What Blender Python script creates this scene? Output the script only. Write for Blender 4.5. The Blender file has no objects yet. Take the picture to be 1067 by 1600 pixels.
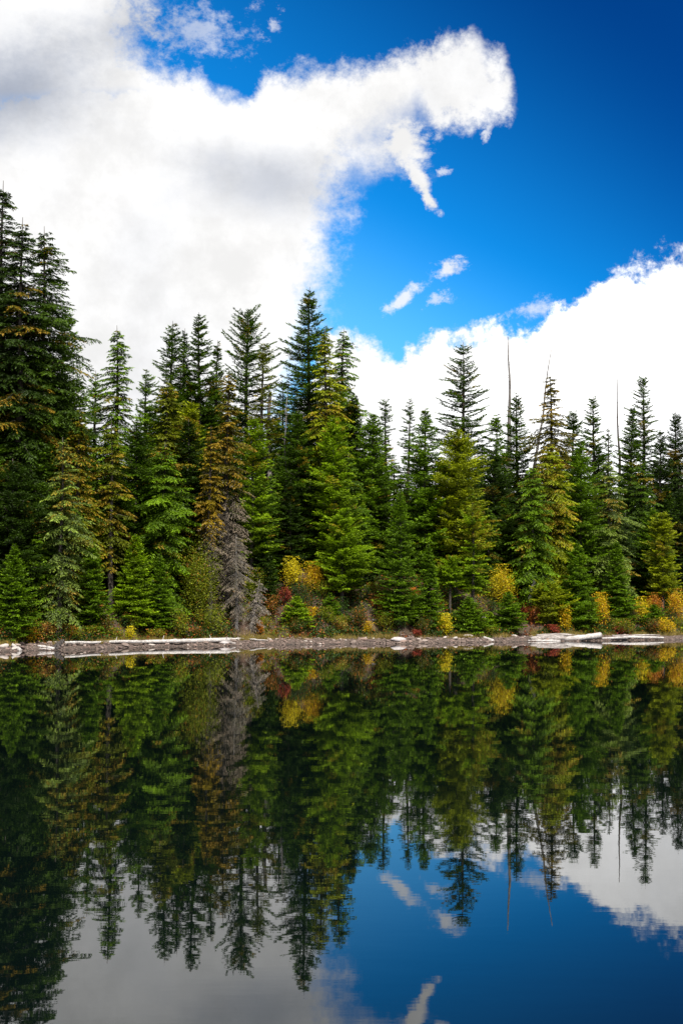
import bpy, math, random
import numpy as np
from mathutils import Vector, Matrix

C = bpy.context.scene.collection
S = bpy.context.scene
R = math.radians

# ------------------------------------------------------------------ camera
F = 2222.0                                    # focal length in photo pixels (photo 1067 x 1600)
CAM = Vector((0, 0, 3.8))
PITCH, ROLL = math.atan(122 / F), -0.0068
cam = bpy.data.cameras.new('camera')
cam.sensor_fit = 'VERTICAL'; cam.sensor_height = 36.0; cam.lens = 36.0 * F / 1600
cam.clip_start = 0.1; cam.clip_end = 6000
co = bpy.data.objects.new('camera', cam); C.objects.link(co)
fw = Vector((0, math.cos(PITCH), math.sin(PITCH)))
up0 = Vector((0, -math.sin(PITCH), math.cos(PITCH)))
rt0 = Vector((1, 0, 0))
up = (up0 * math.cos(ROLL) + rt0 * math.sin(ROLL)).normalized()
rt = fw.cross(up).normalized()
co.matrix_world = Matrix(((rt.x, up.x, -fw.x, CAM.x), (rt.y, up.y, -fw.y, CAM.y), (rt.z, up.z, -fw.z, CAM.z), (0, 0, 0, 1)))
S.camera = co
S.render.resolution_x = 682; S.render.resolution_y = 1024

def ray(px, py):
    return fw + rt * ((px - 533.5) / F) + up * ((800 - py) / F)
def at(px, py, Y):
    d = ray(px, py)
    return CAM + d * (Y / d.y)

# ------------------------------------------------------------------ light, exposure
SUN_EL, SUN_AZ = 50.0, 160.0                   # azimuth from +Y (view direction), clockwise: behind the camera, a little to the right
EXPOSURE = 0.42
SUN_STR, SUN_ANG = 5.0, 1.5
SKY_STR = 0.10
S.view_settings.view_transform = 'Standard'; S.view_settings.look = 'None'
S.view_settings.gamma = 1; S.view_settings.exposure = EXPOSURE
S.cycles.max_bounces = 5; S.cycles.diffuse_bounces = 2; S.cycles.glossy_bounces = 3; S.cycles.transmission_bounces = 2
S.cycles.use_adaptive_sampling = True
sun = bpy.data.lights.new('sun', 'SUN'); sun.energy = SUN_STR; sun.angle = R(SUN_ANG); sun.color = (1.0, .95, .86)
so = bpy.data.objects.new('sun', sun); C.objects.link(so)
sd = Vector((math.sin(R(SUN_AZ)) * math.cos(R(SUN_EL)), math.cos(R(SUN_AZ)) * math.cos(R(SUN_EL)), math.sin(R(SUN_EL))))
so.rotation_euler = sd.to_track_quat('Z', 'Y').to_euler(); so.location = (0, 0, 60)

# ------------------------------------------------------------------ node helper
class NT:
    def __init__(s, tree): s.t = tree; s.n = tree.nodes; s.l = tree.links
    def new(s, typ, **kw):
        n = s.n.new(typ)
        for k, v in kw.items(): setattr(n, k, v)
        return n
    def put(s, sock, v):
        if isinstance(v, bpy.types.NodeSocket): s.l.new(v, sock)
        elif v is not None: sock.default_value = v
    def m(s, op, a, b=None, c=None, clamp=False):
        n = s.new('ShaderNodeMath', operation=op, use_clamp=clamp)
        for i, v in enumerate((a, b, c)): s.put(n.inputs[i], v)
        return n.outputs[0]
    def vm(s, op, a, b=None, scale=None):
        n = s.new('ShaderNodeVectorMath', operation=op)
        s.put(n.inputs[0], a); s.put(n.inputs[1], b)
        if scale is not None: s.put(n.inputs['Scale'], scale)
        return n.outputs['Value' if op in ('LENGTH', 'DOT_PRODUCT') else 'Vector']
    def sm(s, v, lo, hi, a=0.0, b=1.0):
        n = s.new('ShaderNodeMapRange', interpolation_type='SMOOTHSTEP')
        for i, q in enumerate((v, lo, hi, a, b)): s.put(n.inputs[i], q)
        return n.outputs[0]
    def mix(s, f, a, b, mode='MIX'):
        n = s.new('ShaderNodeMix', data_type='RGBA', blend_type=mode)
        s.put(n.inputs[0], f); s.put(n.inputs[6], a); s.put(n.inputs[7], b)
        return n.outputs[2]
    def noise(s, vec, scale, detail=4, rough=.5, out=0, lac=2.0):
        n = s.new('ShaderNodeTexNoise')
        s.put(n.inputs['Vector'], vec); n.inputs['Scale'].default_value = scale
        n.inputs['Detail'].default_value = detail; n.inputs['Roughness'].default_value = rough
        n.inputs['Lacunarity'].default_value = lac
        return n.outputs[out]
    def curve(s, v, pts):
        n = s.new('ShaderNodeFloatCurve'); cm = n.mapping; cm.use_clip = False
        c = cm.curves[0]
        while len(c.points) > 2: c.points.remove(c.points[1])
        c.points[0].location = pts[0]; c.points[1].location = pts[-1]
        for p in pts[1:-1]: c.points.new(*p)
        for p in c.points: p.handle_type = 'VECTOR'
        cm.update(); s.put(n.inputs['Value'], v)
        return n.outputs[0]
    def ramp(s, v, stops):
        n = s.new('ShaderNodeValToRGB'); cr = n.color_ramp
        while len(cr.elements) < len(stops): cr.elements.new(0.5)
        for e, (p, c) in zip(cr.elements, stops): e.position = p; e.color = (*c, 1)
        s.put(n.inputs[0], v); return n.outputs[0]

# ------------------------------------------------------------------ sky with clouds (a map of directions, fixed in the world)
w = bpy.data.worlds.new('World'); S.world = w; w.use_nodes = True
w.node_tree.nodes.clear(); T = NT(w.node_tree)
tc = T.new('ShaderNodeTexCoord'); D = tc.outputs['Generated']
sky = T.new('ShaderNodeTexSky', sky_type='NISHITA'); sky.sun_disc = False
sky.sun_elevation = R(SUN_EL); sky.sun_rotation = R(SUN_AZ); sky.altitude = 1200; sky.air_density = 1.0; sky.dust_density = 0.2; sky.ozone_density = 3.0
sp = T.new('ShaderNodeSeparateXYZ'); T.put(sp.inputs[0], D)
yy = T.m('MAXIMUM', T.m('ABSOLUTE', sp.outputs[1]), 0.05)
U = T.m('DIVIDE', sp.outputs[0], yy); V = T.m('DIVIDE', T.m('ABSOLUTE', sp.outputs[2]), yy)
def uv(px, py):
    d = ray(px, py); return d.x / d.y, d.z / d.y
u0, u1 = uv(0, 500)[0], uv(1067, 500)[0]
v0, v1 = uv(533, 1000)[1], uv(533, 0)[1]
A0 = T.m('MULTIPLY_ADD', U, 1 / (u1 - u0), -u0 / (u1 - u0))     # 0..1 across the photo
B0 = T.m('MULTIPLY_ADD', V, 1 / (v1 - v0), -v0 / (v1 - v0))     # 0..1 from row 1000 up to row 0
fr = T.sm(sp.outputs[1], 0.25, 0.6)                             # the mapped part of the sky
n1 = T.noise(D, 9, 6, .62); n1b = T.noise(T.vm('ADD', D, (3.1, 7.7, 1.3)), 9, 6, .62)
n2 = T.noise(T.vm('ADD', D, (11.1, 2.7, 5.3)), 30, 7, .68)
n4 = T.noise(T.vm('MULTIPLY', T.vm('ADD', D, (4.1, 2.2, 9.3)), (1., 1., 1.5)), 85, 6, .7); c4 = T.m('SUBTRACT', n4, .5)
n3 = T.noise(T.vm('ADD', D, (1.7, 9.7, 8.3)), 5, 4, .55)
c1 = T.m('SUBTRACT', n1, .5); c1b = T.m('SUBTRACT', n1b, .5); c2 = T.m('SUBTRACT', n2, .5)
A = T.m('MULTIPLY_ADD', c1, .09, T.m('MULTIPLY_ADD', c2, .05, A0))
B = T.m('MULTIPLY_ADD', c1b, .07, B0)
nz = T.m('MULTIPLY_ADD', c2, .15, T.m('MULTIPLY', c4, .035))
q = lambda x, y: (x / 1067, (1000 - y) / 1000)
top1 = T.curve(A, [q(-50, 112), q(240, 112), q(290, 102), q(335, 128), q(378, 152), q(405, 118), q(450, 95), q(560, 94), q(640, 82),
                   q(690, 48), q(735, 40), q(765, 78), q(790, 72), q(812, 150), q(822, 195), q(835, 300), q(870, 400)])
bot1 = T.curve(A, [q(0, 345), q(516, 345), q(560, 322), q(620, 285), q(645, 258), q(656, 225), q(690, 212),
                   q(740, 205), q(790, 188), q(815, 180), q(835, 120), q(850, 50)])
dt = T.m('ADD', T.m('SUBTRACT', top1, B), nz)
db = T.m('ADD', T.m('SUBTRACT', B, bot1), nz)
soft = T.sm(A0, .60, .64, .13, .035)
edge_r = T.curve(B, [(0, 400 / 1067), (.38, 455 / 1067), (.44, 478 / 1067), (.5, 492 / 1067), (.56, 505 / 1067), (.62, 508 / 1067), (.68, 530 / 1067), (.75, 560 / 1067)])
edge_l = T.curve(B, [(.85, 300 / 1067), (.89, 240 / 1067), (.92, 222 / 1067), (1.0, 255 / 1067), (1.3, 350 / 1067)])
body = T.m('MAXIMUM', T.sm(db, -.005, soft), T.sm(T.m('ADD', T.m('MULTIPLY', c2, .16), T.m('MULTIPLY_ADD', c4, .08, T.m('SUBTRACT', edge_r, A))), -.035, .045))
a1 = T.m('MULTIPLY', T.sm(dt, -.008, .045), body)
a1 = T.m('MAXIMUM', a1, T.m('MULTIPLY', T.sm(T.m('ADD', T.m('MULTIPLY', c2, .22), T.m('MULTIPLY_ADD', c4, .10, T.m('SUBTRACT', edge_l, A))), -.03, .06), T.sm(B, .8, .86)))
top2 = T.curve(A, [q(380, 900), q(470, 590), q(520, 520), q(560, 528), q(600, 548), q(632, 562), q(660, 540), q(700, 518), q(760, 512), q(830, 512), q(870, 490),
                   q(905, 452), q(940, 424), q(985, 414), q(1020, 408), q(1067, 388), q(1250, 330), q(1600, 300)])
a2 = T.sm(T.m('ADD', T.m('SUBTRACT', top2, B), nz), -.004, .03)
def blob(px, py, rx, ry, rot, k=.3, lo=0., hi=.5):
    """a wisp: an ellipse of sky with a ragged edge"""
    bu, bv = px / 1067, (1000 - py) / 1000
    x = T.m('MULTIPLY', T.m('SUBTRACT', A, bu), 1.067); y = T.m('SUBTRACT', B, bv)
    c, s_ = math.cos(R(rot)), math.sin(R(rot))
    xr = T.m('ADD', T.m('MULTIPLY', x, c), T.m('MULTIPLY', y, s_)); yr = T.m('SUBTRACT', T.m('MULTIPLY', y, c), T.m('MULTIPLY', x, s_))
    d = T.m('SQRT', T.m('ADD', T.m('POWER', T.m('DIVIDE', xr, rx / 1000), 2.), T.m('POWER', T.m('DIVIDE', yr, ry / 1000), 2.)))
    return T.sm(T.m('ADD', T.m('SUBTRACT', 1., d), T.m('MULTIPLY_ADD', c2, k * 7, T.m('MULTIPLY', c4, k * 7))), lo, hi)
inv = lambda v: T.m('SUBTRACT', 1., v)
clear = T.m('MULTIPLY', inv(a1), inv(a2))
for (bx_, by_, rx, ry, rot, k, lo, hi, st) in ((638, 238, 52, 40, -40, .16, 0, .6, 1.), (656, 285, 52, 21, -66, .16, 0, .6, 1.), (672, 325, 30, 14, -58, .2, 0, .6, 1.), (600, 250, 90, 48, -20, .2, 0, 1.2, .7), (638, 476, 46, 15, 32, .45, .0, 1.1, .85), (715, 427, 30, 17, 25, .45, 0, 1.1, .85), (710, 480, 34, 20, 20, .6, .2, 1.3, .6), (770, 212, 20, 5, 52, .25, 0, .9, .7),
                              (300, 55, 110, 55, 0, .5, .0, 1.3, .5), (420, 40, 22, 30, 0, .6, .4, 1.4, .45), (835, 490, 40, 22, 20, .4, .1, 1.2, .6), (650, 210, 50, 60, 0, .5, .5, 1.6, .5),
                              (150, 20, 90, 60, 0, .4, 0, 1.0, .8), (705, 272, 14, 8, 30, .5, .2, 1.2, .6)):
    clear = T.m('MULTIPLY', clear, inv(T.m('MULTIPLY', blob(bx_, by_, rx, ry, rot, k, lo, hi), st)))
af = inv(clear)
ag = T.sm(T.m('MULTIPLY_ADD', n3, 1., T.m('MULTIPLY', c2, .3)), .38, .52)
alpha = T.m('ADD', T.m('MULTIPLY', af, fr), T.m('MULTIPLY', ag, inv(fr)))
# light and grey parts of the clouds
gr = T.m('MULTIPLY', blob(10, 150, 210, 130, 10, .05, -.1, 1.0), .66)
gr2 = T.m('ADD', T.m('MULTIPLY', blob(420, 290, 190, 80, -4, .05, -.2, 1.0), .46), T.m('MULTIPLY', blob(330, 250, 240, 60, -10, .05, -.2, 1.2), .14))
gr3 = T.m('MULTIPLY', blob(190, 50, 190, 75, 0, .05, -.1, 1.1), .45)
gsum = T.m('ADD', T.m('ADD', gr, gr2), gr3)
gsum = T.m('MULTIPLY_ADD', T.sm(T.m('MULTIPLY_ADD', c1b, .5, n3), .38, .62), .17, gsum)
bright = T.sm(T.m('MULTIPLY_ADD', c2, .35, n1b), .32, .62, .84, 1.06)
cloudc = T.mix(T.m('MINIMUM', gsum, .9), (1.0, .995, .99, 1), (.22, .27, .38, 1))
cloudc = T.mix(1.0, cloudc, bright, 'MULTIPLY')
cloudc = T.mix(T.m('MULTIPLY', T.m('MULTIPLY', a2, fr), T.sm(A0, .45, .75)), cloudc, T.mix(1.0, cloudc, (1.55, 1.55, 1.55, 1), 'MULTIPLY'))   # the lower bank stands in full sun
# the sky's own blue, deepened as the clear mountain air shows it
hs = T.mix(1.0, sky.outputs[0], (.03, .78, 1.30, 1), 'MULTIPLY')
hs = T.mix(1.0, hs, T.mix(T.sm(T.m('MULTIPLY_ADD', U, .9, V), .18, .62), (1.15, 1.1, 1.1, 1), (.12, .26, .42, 1)), 'MULTIPLY')
hs = T.mix(T.m('MULTIPLY', T.sm(T.m('ADD', V, T.m('MULTIPLY', U, .45)), .30, .10), .5), hs, (3.0, 6.6, 8.8, 1))
skyc = T.mix(1.0, hs, (SKY_STR,) * 3 + (1,), 'MULTIPLY')
CLOUD = 0.80
cl = T.mix(1.0, cloudc, (CLOUD,) * 3 + (1,), 'MULTIPLY')
fin = T.mix(alpha, skyc, cl)
bg = T.new('ShaderNodeBackground'); T.put(bg.inputs[0], fin); bg.inputs[1].default_value = 1.0
wo = T.new('ShaderNodeOutputWorld'); T.l.new(bg.outputs[0], wo.inputs[0])
w.cycles.sampling_method = 'MANUAL'; w.cycles.sample_map_resolution = 512

# ------------------------------------------------------------------ materials
def mat(name):
    m = bpy.data.materials.new(name); m.use_nodes = True; m.node_tree.nodes.clear(); t = NT(m.node_tree)
    o = t.new('ShaderNodeOutputMaterial'); return m, t, o
def attr(t, name):
    n = t.new('ShaderNodeAttribute'); n.attribute_name = name; return n.outputs['Fac']
def foliage_mat(name, warmcol, lift=(3.0, 2.65, .9), trans=.25):
    """leaf colour = the plant's own colour (object colour), new growth with lit tips and inner shade painted in (tone), turned sprays (warm)"""
    m, t, o = mat(name)
    oi = t.new('ShaderNodeObjectInfo'); base = oi.outputs['Color']
    tone, warm = attr(t, 'tone'), attr(t, 'warm')
    c = t.mix(t.m('POWER', tone, 1.7), t.mix(1., base, (.20, .24, .28, 1), 'MULTIPLY'), t.mix(1., base, (*lift, 1), 'MULTIPLY'))  # low tone darkened as painted shade, high tone lifted as lit tips
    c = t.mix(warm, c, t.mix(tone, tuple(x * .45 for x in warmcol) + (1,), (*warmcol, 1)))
    d = t.new('ShaderNodeBsdfPrincipled'); t.put(d.inputs['Base Color'], c); d.inputs['Roughness'].default_value = .55
    d.inputs['Specular IOR Level'].default_value = .25
    tr = t.new('ShaderNodeBsdfTranslucent'); t.put(tr.inputs['Color'], t.mix(1., c, (1.1, 1.25, .5, 1), 'MULTIPLY'))
    mx = t.new('ShaderNodeMixShader'); mx.inputs[0].default_value = trans
    t.l.new(d.outputs[0], mx.inputs[1]); t.l.new(tr.outputs[0], mx.inputs[2]); t.l.new(mx.outputs[0], o.inputs[0])
    return m
def bark_mat(name, c1, c2, c3, scale=3.0, rough=.9, stretch=(1, 1, .25)):
    m, t, o = mat(name)
    g = t.new('ShaderNodeTexCoord').outputs['Object']
    g = t.vm('MULTIPLY', g, stretch)
    n = t.noise(g, scale, 6, .65); n_ = t.noise(g, scale * 5, 4, .6)
    c = t.ramp(n, [(.3, c1), (.5, c2), (.72, c3)])
    c = t.mix(t.sm(n_, .42, .62, 0, .8), c, t.mix(1., c, (.38, .35, .32, 1), 'MULTIPLY'))
    d = t.new('ShaderNodeBsdfPrincipled'); t.put(d.inputs['Base Color'], c); d.inputs['Roughness'].default_value = rough
    b = t.new('ShaderNodeBump'); b.inputs['Strength'].default_value = .6; b.inputs['Distance'].default_value = .03
    t.put(b.inputs['Height'], n_); t.l.new(b.outputs[0], d.inputs['Normal'])
    t.l.new(d.outputs[0], o.inputs[0]); return m
M = {}
M['needles'] = foliage_mat('needles', (.42, .25, .02))
M['leaves'] = foliage_mat('autumn_leaves', (.60, .18, .03), lift=(1.5, 1.5, 1.2), trans=.4)
M['twigs'] = foliage_mat('dead_twigs', (.20, .19, .12), lift=(1.6, 1.55, 1.5), trans=.0)
M['bark'] = bark_mat('bark', (.035, .026, .02), (.07, .055, .045), (.15, .135, .12))
M['grey_bark'] = bark_mat('grey_bark', (.09, .08, .075), (.19, .175, .165), (.34, .32, .30))
M['white_wood'] = bark_mat('bleached_wood', (.34, .31, .29), (.58, .55, .53), (.76, .73, .71), 2.0, .85, (.35, 2.5, 2.5))
M['old_wood'] = bark_mat('weathered_wood', (.14, .12, .11), (.38, .34, .32), (.60, .57, .54), 2.6, .9, (.4, 2.5, 2.5))
M['dark_wood'] = bark_mat('dark_root_wood', (.02, .016, .014), (.06, .05, .045), (.22, .2, .19), 4, .9, (1, 1, 1))

m, t, o = mat('rock'); M['rock'] = m
oi = t.new('ShaderNodeObjectInfo'); g = t.new('ShaderNodeTexCoord').outputs['Object']
n = t.noise(g, 5, 6, .65)
c = t.mix(1., oi.outputs['Color'], t.ramp(n, [(.25, (.45, .42, .42)), (.5, (.85, .82, .82)), (.75, (1.25, 1.2, 1.2))]), 'MULTIPLY')
d = t.new('ShaderNodeBsdfPrincipled'); t.put(d.inputs['Base Color'], c); d.inputs['Roughness'].default_value = .9
b = t.new('ShaderNodeBump'); b.inputs['Strength'].default_value = .5; b.inputs['Distance'].default_value = .03; t.put(b.inputs['Height'], n); t.l.new(b.outputs[0], d.inputs['Normal'])
t.l.new(d.outputs[0], o.inputs[0])

m, t, o = mat('ground_soil'); M['ground'] = m
g = t.new('ShaderNodeNewGeometry').outputs['Position']
n = t.noise(g, .35, 5, .6); nf = t.noise(g, 3.5, 6, .7); nb = attr(t, 'beach')
soil = t.ramp(n, [(.3, (.03, .03, .01)), (.45, (.055, .034, .02)), (.6, (.075, .042, .028)), (.75, (.04, .05, .012))])
soil = t.mix(t.sm(nf, .35, .7, 0, .5), soil, (.12, .08, .055, 1))
grav = t.ramp(nf, [(.3, (.035, .026, .02)), (.5, (.09, .066, .053)), (.7, (.18, .145, .12))])
c = t.mix(nb, soil, grav)
sz = t.new('ShaderNodeSeparateXYZ'); t.put(sz.inputs[0], g)
c = t.mix(t.sm(t.m('MULTIPLY_ADD', nf, .08, sz.outputs[2]), .05, .13, .6, 0.), c, (.02, .016, .014, 1))
d = t.new('ShaderNodeBsdfPrincipled'); t.put(d.inputs['Base Color'], c); d.inputs['Roughness'].default_value = .95
b = t.new('ShaderNodeBump'); b.inputs['Strength'].default_value = .8; b.inputs['Distance'].default_value = .15; t.put(b.inputs['Height'], nf); t.l.new(b.outputs[0], d.inputs['Normal'])
t.l.new(d.outputs[0], o.inputs[0])

m, t, o = mat('lake_water'); M['water'] = m
g = t.new('ShaderNodeNewGeometry').outputs['Position']
g1 = t.vm('MULTIPLY', g, (.35, 1.0, 1.0)); g2 = t.vm('MULTIPLY', g, (.10, .16, 1.0))
h = t.m('ADD', t.m('MULTIPLY', t.noise(g1, 1.6, 3, .55), .0014), t.m('MULTIPLY', t.noise(g2, 1.0, 3, .5), .004))
b = t.new('ShaderNodeBump'); b.inputs['Strength'].default_value = .5; b.inputs['Distance'].default_value = 1.0; t.put(b.inputs['Height'], h)
d = t.new('ShaderNodeBsdfPrincipled'); d.inputs['Base Color'].default_value = (.0015, .004, .0035, 1)
d.inputs['Roughness'].default_value = .012; d.inputs['IOR'].default_value = 1.38
t.l.new(b.outputs[0], d.inputs['Normal']); t.l.new(d.outputs[0], o.inputs[0])

# ------------------------------------------------------------------ object helpers
def tag(o, label=None, cat=None, group=None, kind=None):
    for k, v in (('label', label), ('category', cat), ('group', group), ('kind', kind)):
        if v: o[k] = v
    return o
def link(name, me, m, parent=None, color=None):
    o = bpy.data.objects.new(name, me); C.objects.link(o)
    if m and not me.materials: me.materials.append(m)
    if parent: o.parent = parent
    if color: o.color = (*color, 1)
    return o
def mesh_poly(name, verts, faces, attrs=None, smooth=False):
    """faces: an (m,3) or (m,4) int array; attrs: one float per vertex"""
    verts = np.asarray(verts, np.float32); faces = np.asarray(faces, np.int32)
    me = bpy.data.meshes.new(name); k = faces.shape[1]; nf_ = len(faces)
    me.vertices.add(len(verts)); me.vertices.foreach_set('co', verts.ravel())
    me.loops.add(nf_ * k); me.loops.foreach_set('vertex_index', faces.ravel())
    me.polygons.add(nf_); me.polygons.foreach_set('loop_start', np.arange(nf_, dtype=np.int32) * k)
    if smooth: me.polygons.foreach_set('use_smooth', np.ones(nf_, bool))
    for a, v in (attrs or {}).items():
        at_ = me.attributes.new(a, 'FLOAT', 'POINT'); at_.data.foreach_set('value', np.asarray(v, np.float32))
    me.update(); me.validate(); return me
def tubes(paths, sides=6):
    """paths: list of (points, radii); closed-end tapered tubes in one vertex/face list"""
    VV, FF, base = [], [], 0
    ang = np.arange(sides) * 2 * np.pi / sides
    for P, rad in paths:
        P = np.asarray(P, float); rad = np.asarray(rad, float); n_ = len(P)
        tg = np.gradient(P, axis=0); tg /= np.linalg.norm(tg, axis=1)[:, None] + 1e-9
        ref = np.where(np.abs(tg[:, 2:3]) > .8, np.array([[1., 0, 0]]), np.array([[0, 0, 1.]]))
        a = np.cross(tg, ref); a /= np.linalg.norm(a, axis=1)[:, None] + 1e-9
        b_ = np.cross(tg, a)
        ring = P[:, None, :] + rad[:, None, None] * (a[:, None, :] * np.cos(ang)[None, :, None] + b_[:, None, :] * np.sin(ang)[None, :, None])
        VV.append(ring.reshape(-1, 3)); VV.append(P[[0, -1]])
        i = np.arange(n_ - 1)[:, None] * sides; j = np.arange(sides)[None, :]; j2 = (j + 1) % sides
        q_ = np.stack([i + j, i + j2, i + sides + j2, i + sides + j], -1).reshape(-1, 4)
        FF.append(q_ + base)
        e0, e1 = base + n_ * sides, base + n_ * sides + 1
        jj = np.arange(sides); k2 = (jj + 1) % sides
        FF.append(np.stack([base + k2, base + jj, np.full(sides, e0), np.full(sides, e0)], -1))
        FF.append(np.stack([base + (n_ - 1) * sides + jj, base + (n_ - 1) * sides + k2, np.full(sides, e1), np.full(sides, e1)], -1))
        base += n_ * sides + 2
    return np.concatenate(VV), np.concatenate(FF)
def tube_mesh(name, paths, sides=6, more=None, more_sides=3, smooth=True):
    v, f = tubes(paths, sides)
    if more:
        v2, f2 = tubes(more, more_sides); f = np.concatenate([f, f2 + len(v)]); v = np.concatenate([v, v2])
    me = bpy.data.meshes.new(name)
    tri = f[:, 2] == f[:, 3]; cnt = np.where(tri, 3, 4).astype(np.int32)
    idx = np.concatenate([f[i, :c] for i, c in enumerate(cnt)]).astype(np.int32) if len(f) < 400 else f.ravel()[np.tile([1, 1, 1, 1], len(f)).astype(bool) & ~(np.repeat(tri, 4) & (np.arange(len(f) * 4) % 4 == 3))].astype(np.int32)
    me.vertices.add(len(v)); me.vertices.foreach_set('co', v.astype(np.float32).ravel())
    me.loops.add(len(idx)); me.loops.foreach_set('vertex_index', idx)
    me.polygons.add(len(cnt)); me.polygons.foreach_set('loop_start', np.concatenate([[0], np.cumsum(cnt)[:-1]]).astype(np.int32))
    if smooth: me.polygons.foreach_set('use_smooth', np.ones(len(cnt), bool))
    me.update(); me.validate(); return me

# ------------------------------------------------------------------ land and lake
WL = [(25, 1018), (200, 1012.3), (345, 1009.3), (425, 1007.5), (690, 1005), (760, 1003.5), (937, 1001), (1060, 999.5)]
def water_hit(px, py):
    d = ray(px, py); k = -CAM.z / d.z; return CAM.x + d.x * k, CAM.y + d.y * k
hit = [water_hit(*p) for p in WL]
SX = np.array([-600, -120, -80, -50, -30] + [h_[0] for h_ in hit] + [45, 70, 120, 250, 600])
SYv = np.array([-500, -60, 0, 50, 76] + [h_[1] for h_ in hit] + [123, 127, 110, 40, -300])
def shore(x):
    x = np.asarray(x, float)
    return np.interp(x, SX, SYv) + .5 * np.sin(x * .9) * .6 + .35 * np.sin(x * 2.3 + 1) + .2 * np.sin(x * 5.1)
HX = np.array([-600, -60, -16, -8, -3, 0, 5, 12, 20, 32, 80, 600]); HV = np.array([14, 12, 8.5, 8.5, 11, 10, 8.5, 6, 4.5, 4, 4, 10])
def ground_z(x, y):
    x = np.asarray(x, float); y = np.asarray(y, float)
    t_ = y - shore(x); H = np.interp(x, HX, HV)
    sl = np.interp(x, [-20, -5, 5], [22, 15, 13])
    z = np.where(t_ < 0, np.maximum(t_ * .22, -4), np.minimum(t_ * .20, .36))
    tt = np.maximum(t_ - 2.2, 0)
    z = z + H * (1 - np.exp(-tt / sl)) * np.minimum(1, tt / 1.5 * .3 + .7)
    bump = .22 * np.sin(x * 1.1 + y * .4) + .16 * np.sin(x * .5 - y * 1.3 + 2) + .08 * np.sin(x * 2.9 + y * 2.1)
    z = z + np.clip(tt / 3, 0, 1) * bump
    near = np.clip((-2.0 - y) / 6, 0, 1)
    return np.where(t_ < -60, np.where(near > 0, -4 + near * 6.1, z), z)
xs = np.unique(np.concatenate([np.linspace(-1600, -90, 22), np.linspace(-90, -34, 24), np.linspace(-34, 46, 230), np.linspace(46, 130, 30), np.linspace(130, 1600, 22)]))
ts = np.unique(np.concatenate([np.linspace(-1500, -130, 12), np.linspace(-130, -60, 36), np.linspace(-60, -6, 16), np.linspace(-6, 5, 50), np.linspace(5, 60, 80), np.linspace(60, 1800, 30)]))
X, TT = np.meshgrid(xs, ts); Yg = shore(X) + TT
Zg = ground_z(X, Yg)
nr, nc = X.shape
ii = np.arange((nr - 1))[:, None] * nc + np.arange(nc - 1)[None, :]
fc = np.stack([ii, ii + 1, ii + nc + 1, ii + nc], -1).reshape(-1, 4)
beach = np.clip((2.3 - TT) / .6, 0, 1)
gnd = link('ground', mesh_poly('ground', np.stack([X, Yg, Zg], -1).reshape(-1, 3), fc, {'beach': beach.ravel()}, True), M['ground'])
tag(gnd, 'brown and mossy lake bank with a gravel edge', kind='structure')
wat = link('water', mesh_poly('water', [(-1500, -1500, 0), (1500, -1500, 0), (1500, 1500, 0), (-1500, 1500, 0)], [(0, 1, 2, 3)]), M['water'])
tag(wat, 'dark still lake mirroring the forest and the sky', kind='structure')

# ------------------------------------------------------------------ plants
def nrm(v): return v / (np.linalg.norm(v, axis=-1, keepdims=True) + 1e-9)
SPEC = dict(
    fir=dict(p=.85, e=(35, -8), k2=.10, wh=.42, n=6, spread=.40, th=48, shoot=.23, w=.100, hang=0.0, rag=.20),
    hemlock=dict(p=.70, e=(30, -14), k2=-.28, wh=.46, n=6, spread=.40, th=52, shoot=.23, w=.100, hang=-.35, rag=.32),
    sparse=dict(p=.60, e=(30, -16), k2=.12, wh=.52, n=5, spread=.30, th=45, shoot=.24, w=.100, hang=0.0, rag=.34),
    open_fir=dict(p=.66, e=(28, 2), k2=.06, wh=.56, n=6.5, spread=.30, th=38, shoot=.23, w=.100, hang=0.0, rag=.2),
    tufted=dict(p=.42, e=(48, -4), k2=.16, wh=.55, n=5.5, spread=.30, th=45, shoot=.24, w=.100, hang=0.0, rag=.3),
    cedar=dict(p=.62, e=(48, 18), k2=-.10, wh=.36, n=6, spread=.42, th=42, shoot=.24, w=.09, hang=-.10, rag=.32),
    young=dict(sat=.95, p=.80, e=(38, -4), k2=.08, wh=.36, n=7, spread=.44, th=50, shoot=.19, w=.10, hang=0.0, rag=.16),
    dead=dict(p=.35, e=(15, -22), k2=-.30, wh=.30, n=6, spread=.42, th=50, shoot=.26, w=.028, hang=-.6, rag=.4),
)
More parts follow.
